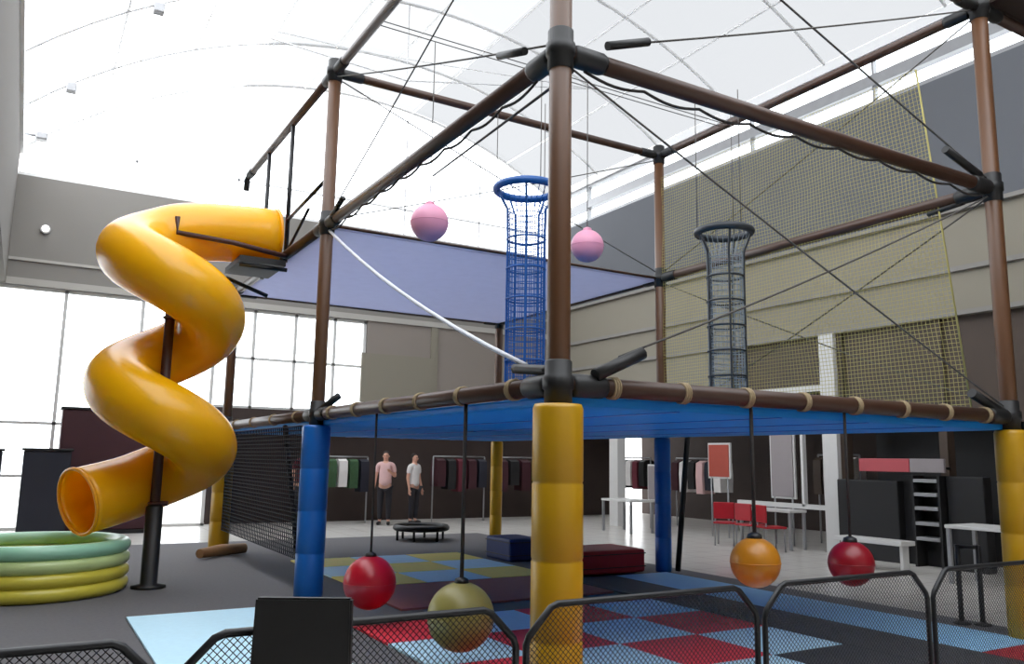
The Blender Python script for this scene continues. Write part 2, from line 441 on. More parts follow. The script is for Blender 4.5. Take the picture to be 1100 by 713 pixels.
rope(sag((X1, Y1 - e, ZM - .1), (X1, Y0 + e, ZD + .1), .03), .009, 'greyrope')
rope(sag((X0, Y0 + e, ZT - .1), (X0, Y1 - e, ZM + .1), .02), .008, 'greyrope')
rope(sag((X0, Y1 - e, ZT - .1), (X0, Y0 + e, ZM + .1), .02), .008, 'greyrope')
rope(sag((X0 + e, Y1, ZT - .1), (X1 - e, Y1, ZM + .1), .02), .008, 'greyrope')
rope(sag((X1 - e, Y1, ZT - .1), (X0 + e, Y1, ZM + .1), .02), .008, 'greyrope')
rope(sag((X1, Y0 + e, ZT - .1), (X1, Y1 - e, ZM + .1), .02), .008, 'greyrope')
rope(sag((X0 + e, Y0, ZM - .12), (X0 + 1.4, Y1, ZM + .9), .0), .012, 'rope')
# slack edge rope looping under the middle beams
def loops(a, b, n, lab):
    pts = []
    for i in range(n * 8 + 1):
        t = i / (n * 8); p = lerp(a, b, t)
        pts.append(p + Vector((0, 0, -.09 - .04 * abs(math.sin(PI * t * n)) - .02 * math.sin(7 * t))))
    rope(pts, .011, 'rope', 'edge_rope', lab)
loops((X0 + .2, Y0, ZM), (X1 - .2, Y0, ZM), 9, 'slack dark rope looped under the beam')
loops((X0, Y0 + .3, ZM), (X0, Y1 - .2, ZM), 9, 'slack dark rope looped under the beam')

def net(o_, u, v, nu, nv, w, m, name='netting', parent=F, label=None, wob=0.0):
    o_, u, v = Vector(o_), Vector(u), Vector(v); b = MB()
    nrm = u.cross(v).normalized()
    def P(a, c):
        return o_ + u * a + v * c + nrm * wob * math.sin(6 * a + 4 * c)
    for i in range(nu + 1): b.tube([P(i / nu, j / 6) for j in range(7)], w, 4, cap=False)
    for j in range(nv + 1): b.tube([P(i / 6, j / nv) for i in range(7)], w, 4, cap=False)
    return obj(name, b, m, parent, label=label)
# yellow safety net in the bay's far side, its free edge near the right post
def edge_y(z): return 4.80 + (z - 2.13) * .0955
b = MB(); NZ, NY = 84, 96; za, zb_ = ZD + .05, 6.0
for i in range(NY + 1):
    b.tube([(X1 - .03 + .02 * math.sin(5 * z + i * .2), edge_y(z) + (Y1 - .1 - edge_y(z)) * i / NY, z) for z in [za + (zb_ - za) * k / 8 for k in range(9)]], .003, 4, cap=False)
for j in range(NZ + 1):
    z = za + (zb_ - za) * j / NZ
    b.tube([(X1 - .03 + .02 * math.sin(5 * z + 19.2 * k / 8), edge_y(z) + (Y1 - .1 - edge_y(z)) * k / 8, z) for k in range(9)], .003, 4, cap=False)
obj('netting', b, 'netyellow', F, label='yellow safety net')
rope([(X1 - .03, edge_y(z), z) for z in (za, 4.1, zb_)], .010, 'netyellow', 'net_edge_rope')
# dark net enclosing the stair under the slide end
net((X0 - .02, Y1 + .35, .38), (0, Y2 - Y1 - .6, 0), (0, 0, ZD - .5), 52, 30, .0075, 'netdark', label='dark net under the deck')
obj('brace_pole', MB().tube([(X0 + .02, 11.0, ZD - .1), (X0 + .02, Y1 + .35, .045)], .035, 10), 'black', F, label='black slanted pole under the deck')
obj('brace_pole', MB().tube([(X1 + .05, Y1 - .5, ZD - .1), (X1 + .05, Y1 - .25, .05)], .04, 10), 'black', F, label='black slanted pole beside the blue padded post')
# entry posts and rails of the slide exit
for y in (11.42, 12.75):
    obj('entry_post', MB().tube([(X0, y, ZM - .1), (X0, y, ZT - .04)], .032, 10), 'blackmetal', F)
obj('entry_rail', MB().tube([(X0, 11.42, ZM + .52), (X0, Y1 + .1, ZM + .62)], .025, 10), 'blackmetal', F)
obj('entry_rail', MB().tube([(X0, 11.42, ZM + .02), (X0, 10.4, ZM + .42)], .02, 10), 'blackmetal', F)
obj('top_hook', MB().tube([(X0, 14.1, ZT), (X0, 14.28, ZT - .02), (X0, 14.3, ZT - .22)], .05, 10), 'black', F)
obj('entry_platform', MB().box((2.3, 11.15, ZM - .22), (2.92, 12.1, ZM - .14)).tube([(2.3, 11.2, ZM - .26), (2.95, 11.2, ZM - .26)], .03, 8).tube([(2.3, 12.0, ZM - .3), (2.9, 12.0, ZM - .5)], .03, 8), 'black', F)

# ------------------------------------------------------------------ spiral tube slide
AX, AY = 1.47, 11.02
ev, vv = Vector((.992, -.129, 0)), Vector((.129, .992, 0))
HR, TR = .52, .40
def hx(deg, z, R=HR): 
    a = math.radians(deg); return Vector((AX, AY, z)) + (ev * math.cos(a) + vv * math.sin(a)) * R
path = [Vector((2.86, 11.62, 4.70)), Vector((2.5, 11.62, 4.69)), Vector((2.1, 11.6, 4.66))]
def hz(deg): return 4.12 - 1.65 * (deg - 180) / 360 + (max(0, deg - 700) / 155) * .12
for d in range(80, 856, 11): path.append(hx(d, hz(d)))
last = path[-1]; dirv = (path[-1] - path[-2]); dirv.z *= .55; dirv.normalize()
for k in range(1, 5): path.append(last + dirv * (.16 * k))
def smooth(P, it=2):
    for _ in range(it):
        P = [P[0]] + [(P[i - 1] + P[i] * 2 + P[i + 1]) / 4 for i in range(1, len(P) - 1)] + [P[-1]]
    return P
def resample(P, m=2):
    o = []
    for a, b in zip(P, P[1:]):
        for k in range(m): o.append(lerp(a, b, k / m))
    return o + [P[-1]]
path = smooth(resample(smooth(path, 1), 2), 3)
S = thing('spiral_slide', (AX, AY, 0), 'yellow spiral tube slide winding down around a dark pole', 'slide')
tb = MB().tube(path, TR, 32, cap=False)
tube = obj('tube', tb, 'slide', S)
md = tube.modifiers.new('shell', 'SOLIDIFY'); md.thickness = .018; md.offset = -1
# joint rims
for t in (0, len(path) - 1):
    p = path[t]; d = (path[min(t + 1, len(path) - 1)] - path[max(t - 1, 0)]).normalized()
    u = d.cross(Vector((0, 0, 1))).normalized(); v = d.cross(u)
    obj('rim', MB().tube([p + (u * math.cos(a * PI / 16) + v * math.sin(a * PI / 16)) * (TR - .005) for a in range(32)], .022, 8, closed=True), 'flange', tube)
obj('support_pole', MB().tube([(AX, AY, .02), (AX, AY, 4.1)], .06, 16), 'slidepole', S)
obj('pole_base', MB().lathe([(0, 0), (.2, 0), (.2, .03), (.1, .05), (.1, .95), (.07, .98), (0, .98)], (AX, AY, .006), 20), 'black', S, label='black sleeve at the foot of the pole')
for z in (3.3, 1.75, 1.0):
    obj('bracket', MB().tube([(AX, AY, z), (AX + .14, AY - .05, z)], .03, 8).torus((AX, AY, z), .07, .018, 16, 6), 'slidepole', S)
obj('handrail', MB().tube([(2.92, 11.15, 4.33), (2.2, 11.15, 4.42), (1.49, 11.15, 4.45), (1.48, 11.15, 4.66)], .034, 10), 'slidepole', S, label='dark rail below the entry tube')

# ------------------------------------------------------------------ inflatable pool at the foot of the slide
PC = (.24, 11.25, 0.0065)
P = thing('paddling_pool', PC, 'round inflatable landing pool of yellow and green rings below the slide mouth', 'pool')
for i, (m, lab) in enumerate((('poolyellow', 'lowest yellow ring'), ('poolyellow', 'yellow ring'), ('poolgreen', 'pale green ring'), ('poolteal', 'topmost teal ring'))):
    obj('ring', MB().torus((PC[0], PC[1], .09 + i * .145), .94, .083, 56, 14), m, P, label=lab)
obj('pool_floor', MB().lathe([(0, .006), (.93, .006), (.93, .05), (0, .05)], PC, 40), 'poolyellow', P)

# ------------------------------------------------------------------ hanging balls
def ball(c, r, m, top, label, rm='rope', rr=.009, plug=True):
    t = thing('hanging_ball', (c[0], c[1], c[2]), label, 'ball', None)
    b = obj('ball', MB().sphere(c, r, 40), m, t)
    # equator seam and top plug
    obj('seam', MB().torus(c, r + .0005, .004, 48, 6), m, b)
    obj('plug', MB().lathe([(0, r + .035), (.02, r + .035), (.05, r + .02), (.06, r - .02), (0, r - .02)], c, 16), 'black' if plug else m, b)
    obj('rope', MB().tube([(c[0], c[1], c[2] + r), (c[0], c[1], top)], rr, 8), rm, t)
    return t
ball((2.98, 7.65, .42), .250, 'red', ZD - .06, 'large shiny red ball hung on a rope beside the black board', rr=.012)
ball((2.98, 5.75, .42), .255, 'olive', ZD - .06, 'olive yellow ball hung behind the barrier mesh, next to the yellow padded post', rr=.016)
ball((4.74, 4.45, .88), .182, 'orange', ZD - .06, 'amber orange ball hung on a rope under the blue deck', rr=.014)
ball((5.82, 4.45, .82), .178, 'darkred', ZD - .06, 'small dark red ball hung in front of the dark shop', rr=.012)
ball((3.72, 8.18, 4.22), .215, 'pink', ZT - .0, 'pink ball high up between the blue net tube and the slide', rm='greyrope', rr=.006, plug=False)
ball((5.83, 8.08, 4.24), .205, 'pink', ZT - .0, 'pink ball high up just past the tallest yellow-footed post', rm='greyrope', rr=.006, plug=False)
obj('net_line', MB().tube([(3.0, 8.18, ZT), (X1, 8.18, ZT)], .006, 6).tube([(3.0, 8.08, ZT), (X1, 8.08, ZT)], .006, 6), 'greyrope', F)

# ------------------------------------------------------------------ net climbing tubes
def net_tube(c, zt, zb, R, Rt, m, rm, label):
    t = thing('net_tube', (c[0], c[1], zb), label, 'climbing net')
    obj('hoop', MB().torus((c[0], c[1], zt), R, .05, 48, 12), rm, t)
    b = MB()
    nv = 26; L = zt - .28 - zb
    prof = lambda z: Rt + (R - Rt) * max(0, (z - (zt - .3)) / .3)
    zs = [zb + L * i / 6 for i in range(7)] + [zt - .15, zt]
    for i in range(nv):
        a = 2 * PI * i / nv
        b.tube([(c[0] + prof(z) * math.cos(a), c[1] + prof(z) * math.sin(a), z) for z in zs], .006, 4, cap=False)
    k = int(L / .075)
    for j in range(k + 1):
        b.torus((c[0], c[1], zb + L * j / k), Rt, .0055, 24, 4)
    obj('netting', b, m, t)
    for i in range(5):
        a = 2 * PI * (i + .3) / 5
        obj('strap', MB().tube([(c[0] + (prof(z) + .012) * math.cos(a), c[1] + (prof(z) + .012) * math.sin(a), z) for z in zs], .014, 6), rm, t)
    for j in range(1, 7):
        obj('hoop_band', MB().torus((c[0], c[1], zb + L * j / 7), Rt + .01, .012, 32, 6), rm, t)
    s = MB()
    for a in (.4, 2.5, 4.6): s.tube([(c[0] + R * math.cos(a), c[1] + R * math.sin(a), zt), (c[0] + R * math.cos(a), c[1] + R * math.sin(a), ZT)], .006, 6)
    obj('hanging_cords', s, 'greyrope', t)
net_tube((5.35, 8.75), 5.07, ZD - .05, .40, .24, 'netblue', 'ringblue', 'blue net climbing tube hanging from a blue hoop')
net_tube((7.62, 7.53), 4.57, ZD - .05, .34, .225, 'netgrey', 'ringgrey', 'grey net climbing tube hanging from a dark hoop')

# ------------------------------------------------------------------ floor mats
T0, T1 = .0065, .03
def mat_piece(x0, y0, x1, y1, m, label, cat='mat', group=None, z1=T1, name='floor_mat'):
    o = obj(name, MB().box((x0, y0, T0), (x1, y1, z1), .004), m, base=((x0 + x1) / 2, (y0 + y1) / 2, T0))
    return tag(o, label, cat, group)
g = .004
mat_piece(7.28, 4.3, 8.2, 9.4, 'steelblue', 'long steel blue mat strip along the edge by the white floor')
mat_piece(6.47, 3.2, 7.27, 9.4, 'charcoalfoam', 'long charcoal mat strip between blue mats')
mat_piece(7.28, 3.3, 8.6, 4.29, 'darkredfoam', 'dark red mat below the yellow post on the far end of the barriers')
ts = .9
for i in range(4):
    for j in range(5):
        x = 6.45 - ts * (i + 1); y = 3.25 + ts * j
        if x < X0 - .2 : continue
        isred = (i + j) % 2 == 1; x1_ = x + ts
        if i == 0 and j < 2: continue
        if i == 3 and j == 1: x = 3.17
        if isred: lab = 'red foam square, %s row from the barriers, %s from the charcoal strip' % (['first', 'second', 'third', 'fourth', 'fifth'][j], ['first', 'second', 'third', 'fourth'][i])
        else: lab = 'light blue foam square, %s row from the barriers, %s from the charcoal strip' % (['first', 'second', 'third', 'fourth', 'fifth'][j], ['first', 'second', 'third', 'fourth'][i])
        mat_piece(x + g, y + g, x1_ - g, y + ts - g, 'redfoam' if isred else 'lightblue', lab, group='chequered foam squares', name='foam_tile')
mat_piece(1.03, 5.2, 2.35, 9.05, 'lightblue', 'light blue mat on the carpet behind the black board')
mat_piece(3.6, 8.3, 6.4, 9.88, 'maroonfoam', 'wide maroon mat in front of the yellow and blue squares')
for i in range(3):
    for j in range(3):
        y_ = (i + j) % 2 == 0
        mat_piece(3.7 + .95 * i, 9.92 + .97 * j, 3.7 + .95 * i + .94, 9.92 + .97 * j + .96, 'yellowfoam' if y_ else 'lightblue',
                  '%s square, %s row behind the maroon mat, %s from the slide side' % ('yellow' if y_ else 'pale blue', ['first', 'second', 'third'][j], ['first', 'second', 'third'][i]),
                  group='yellow and blue squares under the deck', name='foam_tile')
def foam_block(name, a, b, m, label, seams):
    t = thing(name, ((a[0] + b[0]) / 2, (a[1] + b[1]) / 2, a[2]), label, 'foam block')
    o = obj('cushion', MB().box(a, b, .04), m, t)
    s = MB()
    for z in seams: s.box((a[0] - .004, a[1] - .004, z - .006), (b[0] + .004, b[1] + .004, z + .006))
    obj('piping', s, 'black', o)
    return t
foam_block('foam_block', (6.72, 9.5, .032), (7.9, 10.3, .36), 'darkredfoam', 'dark red foam block lying beside the blue padded post', (.12, .3))
foam_block('foam_block', (6.75, 11.4, .007), (7.35, 12.2, .36), 'bluefoam', 'navy foam block on the carpet behind the pale squares', (.1, .3))
t = thing('trampoline', (6.95, 15.2, .006), 'low round black trampoline behind the deck, standing on the carpet', 'trampoline')
obj('bed', MB().lathe([(0, .25), (.45, .25), (.45, .22), (0, .22)], (6.95, 15.2, 0), 32), 'black', t)
obj('rim', MB().torus((6.95, 15.2, .25), .5, .06, 40, 10), 'blackmetal', t)
for a in range(6): obj('leg', MB().tube([(6.95 + .48 * math.cos(a), 15.2 + .48 * math.sin(a), .007), (6.95 + .48 * math.cos(a), 15.2 + .48 * math.sin(a), .25)], .025, 8), 'blackmetal', t)
tag(obj('wooden_log', MB().tube([(2.5, 13.55, .10), (2.9, 13.95, .10), (3.3, 14.1, .1)], [.07, .09, .08], 14), 'wood', base=(2.9, 13.9, 0)), 'short wooden log lying against the yellow post near the slide', 'log')

mat_piece(5.56, 3.2, 6.46, 5.04, 'charcoalfoam', 'short charcoal mat at the near corner of the chequered squares')

# ------------------------------------------------------------------ crowd barriers
BY = 2.75
def barrier(x0, x1, label):
    t = thing('barrier', ((x0 + x1) / 2, BY, 0), label, 'barrier', 'black mesh barriers in a row')
    h, c = 1.05, .13
    pts = [(x0, BY, .03), (x0, BY, h - c - .01), (x0 + .012, BY, h - c + .02), (x0 + c - .02, BY, h - .012), (x0 + c + .01, BY, h), (x1 - c - .01, BY, h), (x1 - c + .02, BY, h - .012), (x1 - .012, BY, h - c + .02), (x1, BY, h - c - .01), (x1, BY, .03)]
    obj('frame', MB().tube(pts, .0135, 10), 'blackmetal', t)
    obj('bottom_rail', MB().tube([(x0, BY, .14), (x1, BY, .14)], .014, 8), 'blackmetal', t)
    for x in (x0 + .05, x1 - .05):
        obj('foot', MB().box((x - .03, BY - .28, .0065), (x + .03, BY + .28, .03), .008), 'blackmetal', t)
    b = MB(); st = .024; zb, zt = .15, h - .01
    W = x1 - x0; Hh = zt - zb
    def inside(x, z):
        dx = min(x - x0, x1 - x); return dx >= 0 and z >= zb and z <= min(zt, h - c + dx)
    k = int((W + Hh) / st)
    for s in (1, -1):
        for i in range(k):
            q = i * st
            seg = [] ; steps = 60
            for m_ in range(steps + 1):
                z = zb + Hh * m_ / steps; x = (x0 + q - (z - zb)) if s == 1 else (x1 - q + (z - zb))
                if inside(x, z): seg.append((x, BY + (.002 * s), z))
            if len(seg) > 1: b.strand(seg[0], seg[-1], .0022)
    obj('mesh_panel', b, 'blackmetal', t)
    return t
barrier(-.80, .42, 'first black mesh barrier of the row, beside the paddling pool')
barrier(.46, 1.66, 'black mesh barrier standing behind the black board')
barrier(1.705, 2.93, 'black mesh barrier crossing in front of the tall yellow padded post')
barrier(2.98, 4.20, 'black mesh barrier below the amber and dark red balls')
barrier(4.25, 5.47, 'last black mesh barrier of the row, by the gate posts')

# black board in front of the barriers
t = thing('display_board', (.80, 2.62, 0), 'plain black board standing in front of the mesh barrier', 'board')
b = MB()
q = [Vector((.655, 2.66, .56)), Vector((.935, 2.50, .56)), Vector((.935, 2.54, 1.165)), Vector((.675, 2.68, 1.165))]
nn = (q[1] - q[0]).cross(q[3] - q[0]).normalized() * .02
vsA = [b.bm.verts.new(p + nn) for p in q]; vsB = [b.bm.verts.new(p - nn) for p in q]
b.bm.faces.new(vsA); b.bm.faces.new(vsB[::-1])
for i in range(4): b.bm.faces.new((vsA[i], vsA[(i + 1) % 4], vsB[(i + 1) % 4], vsB[i]))
bmesh.ops.bevel(b.bm, geom=list(b.bm.edges), offset=.006, segments=2, affect='EDGES')
obj('panel', b, 'black', t)
obj('stand_leg', MB().tube([(.68, 2.655, .58), (.67, 2.655, .014)], .016, 8), 'blackmetal', t)
obj('stand_leg', MB().tube([(.91, 2.53, .58), (.92, 2.52, .014)], .016, 8), 'blackmetal', t)
obj('stand_leg', MB().tube([(.78, 2.58, .6), (.70, 2.40, .014)], .016, 8), 'blackmetal', t)

# gate posts
t = thing('gate', (8.55, 5.1, 0), 'pair of black gate posts with a top rail beside the dark shop kiosk', 'gate')
for x, y in ((8.5, 5.2), (8.62, 5.05)):
    obj('gate_post', MB().tube([(x, y, .007), (x, y, .80)], .026, 10), 'blackmetal', t)
    obj('gate_foot', MB().lathe([(0, 0), (.09, 0), (.09, .015), (.03, .03), (0, .03)], (x, y, .0065), 16), 'blackmetal', t)
obj('gate_rail', MB().tube([(8.5, 5.2, .78), (8.62, 5.05, .78)], .02, 8), 'blackmetal', t)

# ------------------------------------------------------------------ shops along the right wall
# dark kiosk with its sign and shelf rungs
t = thing('shop_kiosk', (12.7, 8.9, 0), 'dark shop kiosk with a slatted rack under the pink and grey sign', 'kiosk')
obj('cabinet', MB().box((12.72, 8.75, 0), (12.95, 9.95, 1.35), .02), 'shopblack', t)
obj('cabinet', MB().box((12.72, 7.3, 0), (12.95, 7.9, 1.45), .02), 'shopblack', t)
obj('shelf_back', MB().box((12.88, 7.9, 0), (12.95, 8.75, 1.45)), 'shopblack', t)
for z in (.42, .66, .90, 1.12, 1.34):
    obj('shelf', MB().box((12.6, 7.98, z), (12.88, 8.38, z + .055), .005), 'greymetal', t)
for y in (7.95, 8.4): obj('upright', MB().box((12.6, y - .02, 0), (12.88, y + .02, 1.45)), 'shopblack', t)
t = thing('shop_sign', (12.6, 8.6, 1.5), 'pink and grey sign over the dark kiosk', 'sign')
obj('sign_panel', MB().box((12.62, 8.45, 1.5), (12.68, 9.4, 1.72), .008), 'signred', t)
obj('sign_panel', MB().box((12.62, 7.85, 1.5), (12.68, 8.44, 1.72), .008), 'signgrey', t, label='grey end of the sign')
for y in (9.3, 7.95): obj('bracket', MB().tube([(12.68, y, 1.57), (12.95, y, 1.57)], .02, 8), 'blackmetal', t)
tag(obj('bench', MB().box((11.6, 7.95, .0), (11.75, 8.0, .4)).box((11.6, 9.0, 0), (11.75, 9.05, .4)).box((11.5, 7.9, .4), (11.85, 9.1, .47), .01), 'whitepaint', base=(11.6, 8.5, 0)), 'low white bench in front of the dark kiosk', 'bench')
def table(c, w, d, h, label):
    t = thing('table', (c[0], c[1], 0), label, 'table')
    obj('tabletop', MB().box((c[0] - w / 2, c[1] - d / 2, h - .05), (c[0] + w / 2, c[1] + d / 2, h), .01), 'whitepaint', t)
    for sx in (-1, 1):
        for sy in (-1, 1):
            obj('leg', MB().box((c[0] + sx * (w / 2 - .04) - .025, c[1] + sy * (d / 2 - .04) - .025, 0), (c[0] + sx * (w / 2 - .04) + .025, c[1] + sy * (d / 2 - .04) + .025, h - .05)), 'greymetal', t)
table((11.6, 6.6), .7, .9, .8, 'white table near the yellow padded post, close to the gate')
table((12.74, 11.5), .46, 1.3, .74, 'white table between the white columns, behind red chairs')
table((12.2, 15.3), .7, 1.1, .74, 'white table farther along the arcade past the red chairs')
def chair(c, yaw, m, label):
    t = thing('chair', (c[0], c[1], 0), label, 'chair', 'red chairs at the arcade tables')
    R = Matrix.Rotation(yaw, 4, 'Z'); base = Vector((c[0], c[1], 0))
    def W(p): return base + R @ Vector(p)
    s = MB().box((-.21, -.21, .42), (.21, .21, .46), .015)
    bk = MB().box((-.2, .17, .52), (.2, .21, .84), .015)
    for mb_ in (s, bk):
        for v in mb_.bm.verts: v.co = W(v.co)
    obj('seat', s, m, t); obj('backrest', bk, m, t)
    for sx in (-1, 1):
        obj('leg', MB().tube([W((sx * .18, -.18, 0)), W((sx * .17, -.17, .43))], .015, 8), 'greymetal', t)
        obj('leg', MB().tube([W((sx * .18, .2, 0)), W((sx * .17, .18, .43)), W((sx * .17, .19, .8))], .015, 8), 'greymetal', t)
    return t
chair((12.15, 12.15), 2.2, 'redplastic', 'red chair at the table farther from the white column')
chair((12.1, 10.95), 1.2, 'redplastic', 'red chair drawn up beside the white column')
chair((12.2, 11.55), 1.6, 'redplastic', 'red chair in the middle of the row of three by the white table')
def poster(a, b, m, label, name='poster'):
    t = thing(name, ((a[0] + b[0]) / 2, (a[1] + b[1]) / 2, a[2]), label, name.replace('_', ' '))
    obj('panel', MB().box(a, b, .006), m, t)
    obj('border', MB().box((a[0] + .02, a[1] - .04, a[2] - .04), (b[0] + .03, b[1] + .04, b[2] + .04), .006), 'whitepaint', t)
    for y in (a[1] + .05, b[1] - .05): obj('leg', MB().tube([(a[0] + .03, y, 0), (a[0] + .03, y, a[2])], .018, 8), 'greymetal', t)
    return t
poster((13.32, 13.2, 1.3), (13.36, 13.8, 2.0), 'coral', 'coral red poster board in the arcade behind the red chairs')
poster((13.34, 6.05, 1.3), (13.38, 6.5, 2.0), 'coral', 'coral poster board in the dark shopfront beside the yellow padded post')
poster((13.32, 11.45, .95), (13.36, 12.0, 2.3), 'signgrey', 'tall pale poster board in the arcade next to the white column')
poster((13.32, 15.2, .7), (13.36, 15.9, 1.5), 'signgrey', 'low pale poster board in the arcade behind the blue padded post')
# goods racks inside the arcade
def rack(c, w, h, mats, label, ax=1):
    t = thing('goods_rack', (c[0], c[1], 0), label, 'rack', None)
    d = Vector((0, 1, 0)) if ax == 1 else Vector((1, 0, 0)); c3 = Vector((c[0], c[1], 0))
    for s in (-1, 1):
        obj('upright', MB().tube([c3 + d * s * w / 2, c3 + d * s * w / 2 + Vector((0, 0, h))], .02, 8), 'greymetal', t)
    obj('rail', MB().tube([c3 - d * w / 2 + Vector((0, 0, h)), c3 + d * w / 2 + Vector((0, 0, h))], .02, 8), 'greymetal', t)
    n = len(mats)
    for i, m in enumerate(mats):
        p = c3 + d * (w * ((i + .5) / n - .5)); hw = w / n * .42; b = MB()
        e_ = Vector((1, 0, 0)) if ax == 1 else Vector((0, 1, 0))
        prof = [(-.06, 1.0), (-.2, .93), (-.22, .6), (-.2, .1), (.2, .1), (.22, .6), (.2, .93), (.06, 1.0)]
        hh = h * (.45 + .12 * random.random())
        fr = [b.bm.verts.new(p + e_ * (q * 1.0) + d * hw * .9 + Vector((0, 0, h - .05 - hh + hh * z))) for q, z in prof]
        bk = [b.bm.verts.new(p + e_ * (q * 1.0) - d * hw * .9 + Vector((0, 0, h - .05 - hh + hh * z))) for q, z in prof]
        b.bm.faces.new(fr); b.bm.faces.new(bk[::-1])
        for k in range(8): b.bm.faces.new((fr[k], fr[(k + 1) % 8], bk[(k + 1) % 8], bk[k]))
        obj('garment', b, m, t)
    return t
rack((14.6, 15.4), 1.8, 1.7, ['shirtwhite', 'navypanel', 'shirtpink', 'shopblack', 'shirtwhite', 'maroonpanel'], 'clothes rack in the arcade between the white columns')
rack((14.5, 17.9), 1.4, 1.7, ['shopblack', 'shirtmaroon', 'shirtwhite', 'shopblack', 'green'], 'clothes rack at the far end of the arcade')
rack((14.4, 11.2), 1.0, 1.8, ['shirtwhite', 'shopblack', 'signgrey', 'shopbrown'], 'clothes rack in the shop window next to the tall white column')
rack((9.9, 19.4), 1.5, 1.65, ['maroonpanel', 'shopblack', 'shirtmaroon', 'maroonpanel', 'navypanel'], 'rack of maroon clothes by the far shop', 0)
rack((11.6, 19.3), 1.4, 1.65, ['maroonpanel', 'shopblack', 'maroonpanel', 'shopbrown'], 'rack of dark clothes in the far corner', 0)
rack((6.9, 19.6), 1.1, 1.6, ['green', 'shirtwhite', 'green', 'navypanel'], 'rack of green and white clothes near the tall windows', 0)
# dark panels and kiosk behind the slide
def panel_stand(a, b, m, label, cat='stand'):
    t = thing('display_stand', ((a[0] + b[0]) / 2, (a[1] + b[1]) / 2, 0), label, cat)
    obj('body', MB().box(a, b, .02), m, t)
    obj('top_cap', MB().box((a[0] - .03, a[1] - .03, b[2]), (b[0] + .03, b[1] + .03, b[2] + .05), .01), 'shopblack', t)
    obj('plinth', MB().box((a[0] - .02, a[1] - .02, 0), (b[0] + .02, b[1] + .02, .08)), 'shopblack', t)
    return t
panel_stand((.65, 18.6, .08), (2.35, 19.2, 2.45), 'maroonpanel', 'tall maroon display stand behind the slide')
panel_stand((.05, 18.0, .08), (.85, 18.55, 1.62), 'navypanel', 'navy display stand in front of the tall windows, beside the maroon one')
panel_stand((-.6, 19.0, .08), (-.3, 19.4, 1.6), 'navypanel', 'narrow dark stand at the window past the navy one')
# downlight in the far fascia
t = thing('downlight', (.02, WY - .1, 6.35), 'small round white spotlight on the grey fascia over the slide', 'spotlight')
obj('lens', MB().sphere((.02, WY - .09, 6.36), .07, 16), 'lamp', t)
obj('housing', MB().tube([(.02, WY, 6.36), (.02, WY - .06, 6.36)], .1, 16), 'greymetal', t)
t = thing('security_camera', (-.45, 19.9, 8.2), 'small dark camera bracket at the corner of the roof glazing', 'camera')
obj('body', MB().box((-.35, 19.5, 8.2), (-.12, 19.75, 8.36), .03), 'greymetal', t)
obj('arm', MB().tube([(-.6, 19.6, 8.28), (-.3, 19.6, 8.28)], .03, 8), 'greymetal', t)

# ------------------------------------------------------------------ people by the far shop
def skin_mesh(name, verts, edges, radii, m, parent, root=0, sub=2):
    me = bpy.data.meshes.new(name); me.from_pydata([tuple(v) for v in verts], edges, []); me.update()
    o = bpy.data.objects.new(name, me); C.objects.link(o)
    s = o.modifiers.new('skin', 'SKIN'); s.use_smooth_shade = True
    for i, r in enumerate(radii):
        d = me.skin_vertices[0].data[i]; d.radius = (r, r) if not hasattr(r, '__len__') else r; d.use_root = (i == root)
    u = o.modifiers.new('sub', 'SUBSURF'); u.levels = sub; u.render_levels = sub
    dg = bpy.context.evaluated_depsgraph_get(); dg.update()
    nm = bpy.data.meshes.new_from_object(o.evaluated_get(dg))
    o.modifiers.clear(); o.data = nm; nm.materials.clear(); nm.materials.append(M[m]); o.parent = parent
    for p in nm.polygons: p.use_smooth = True
    LOC[o.name] = LOC[parent.name]
    return o
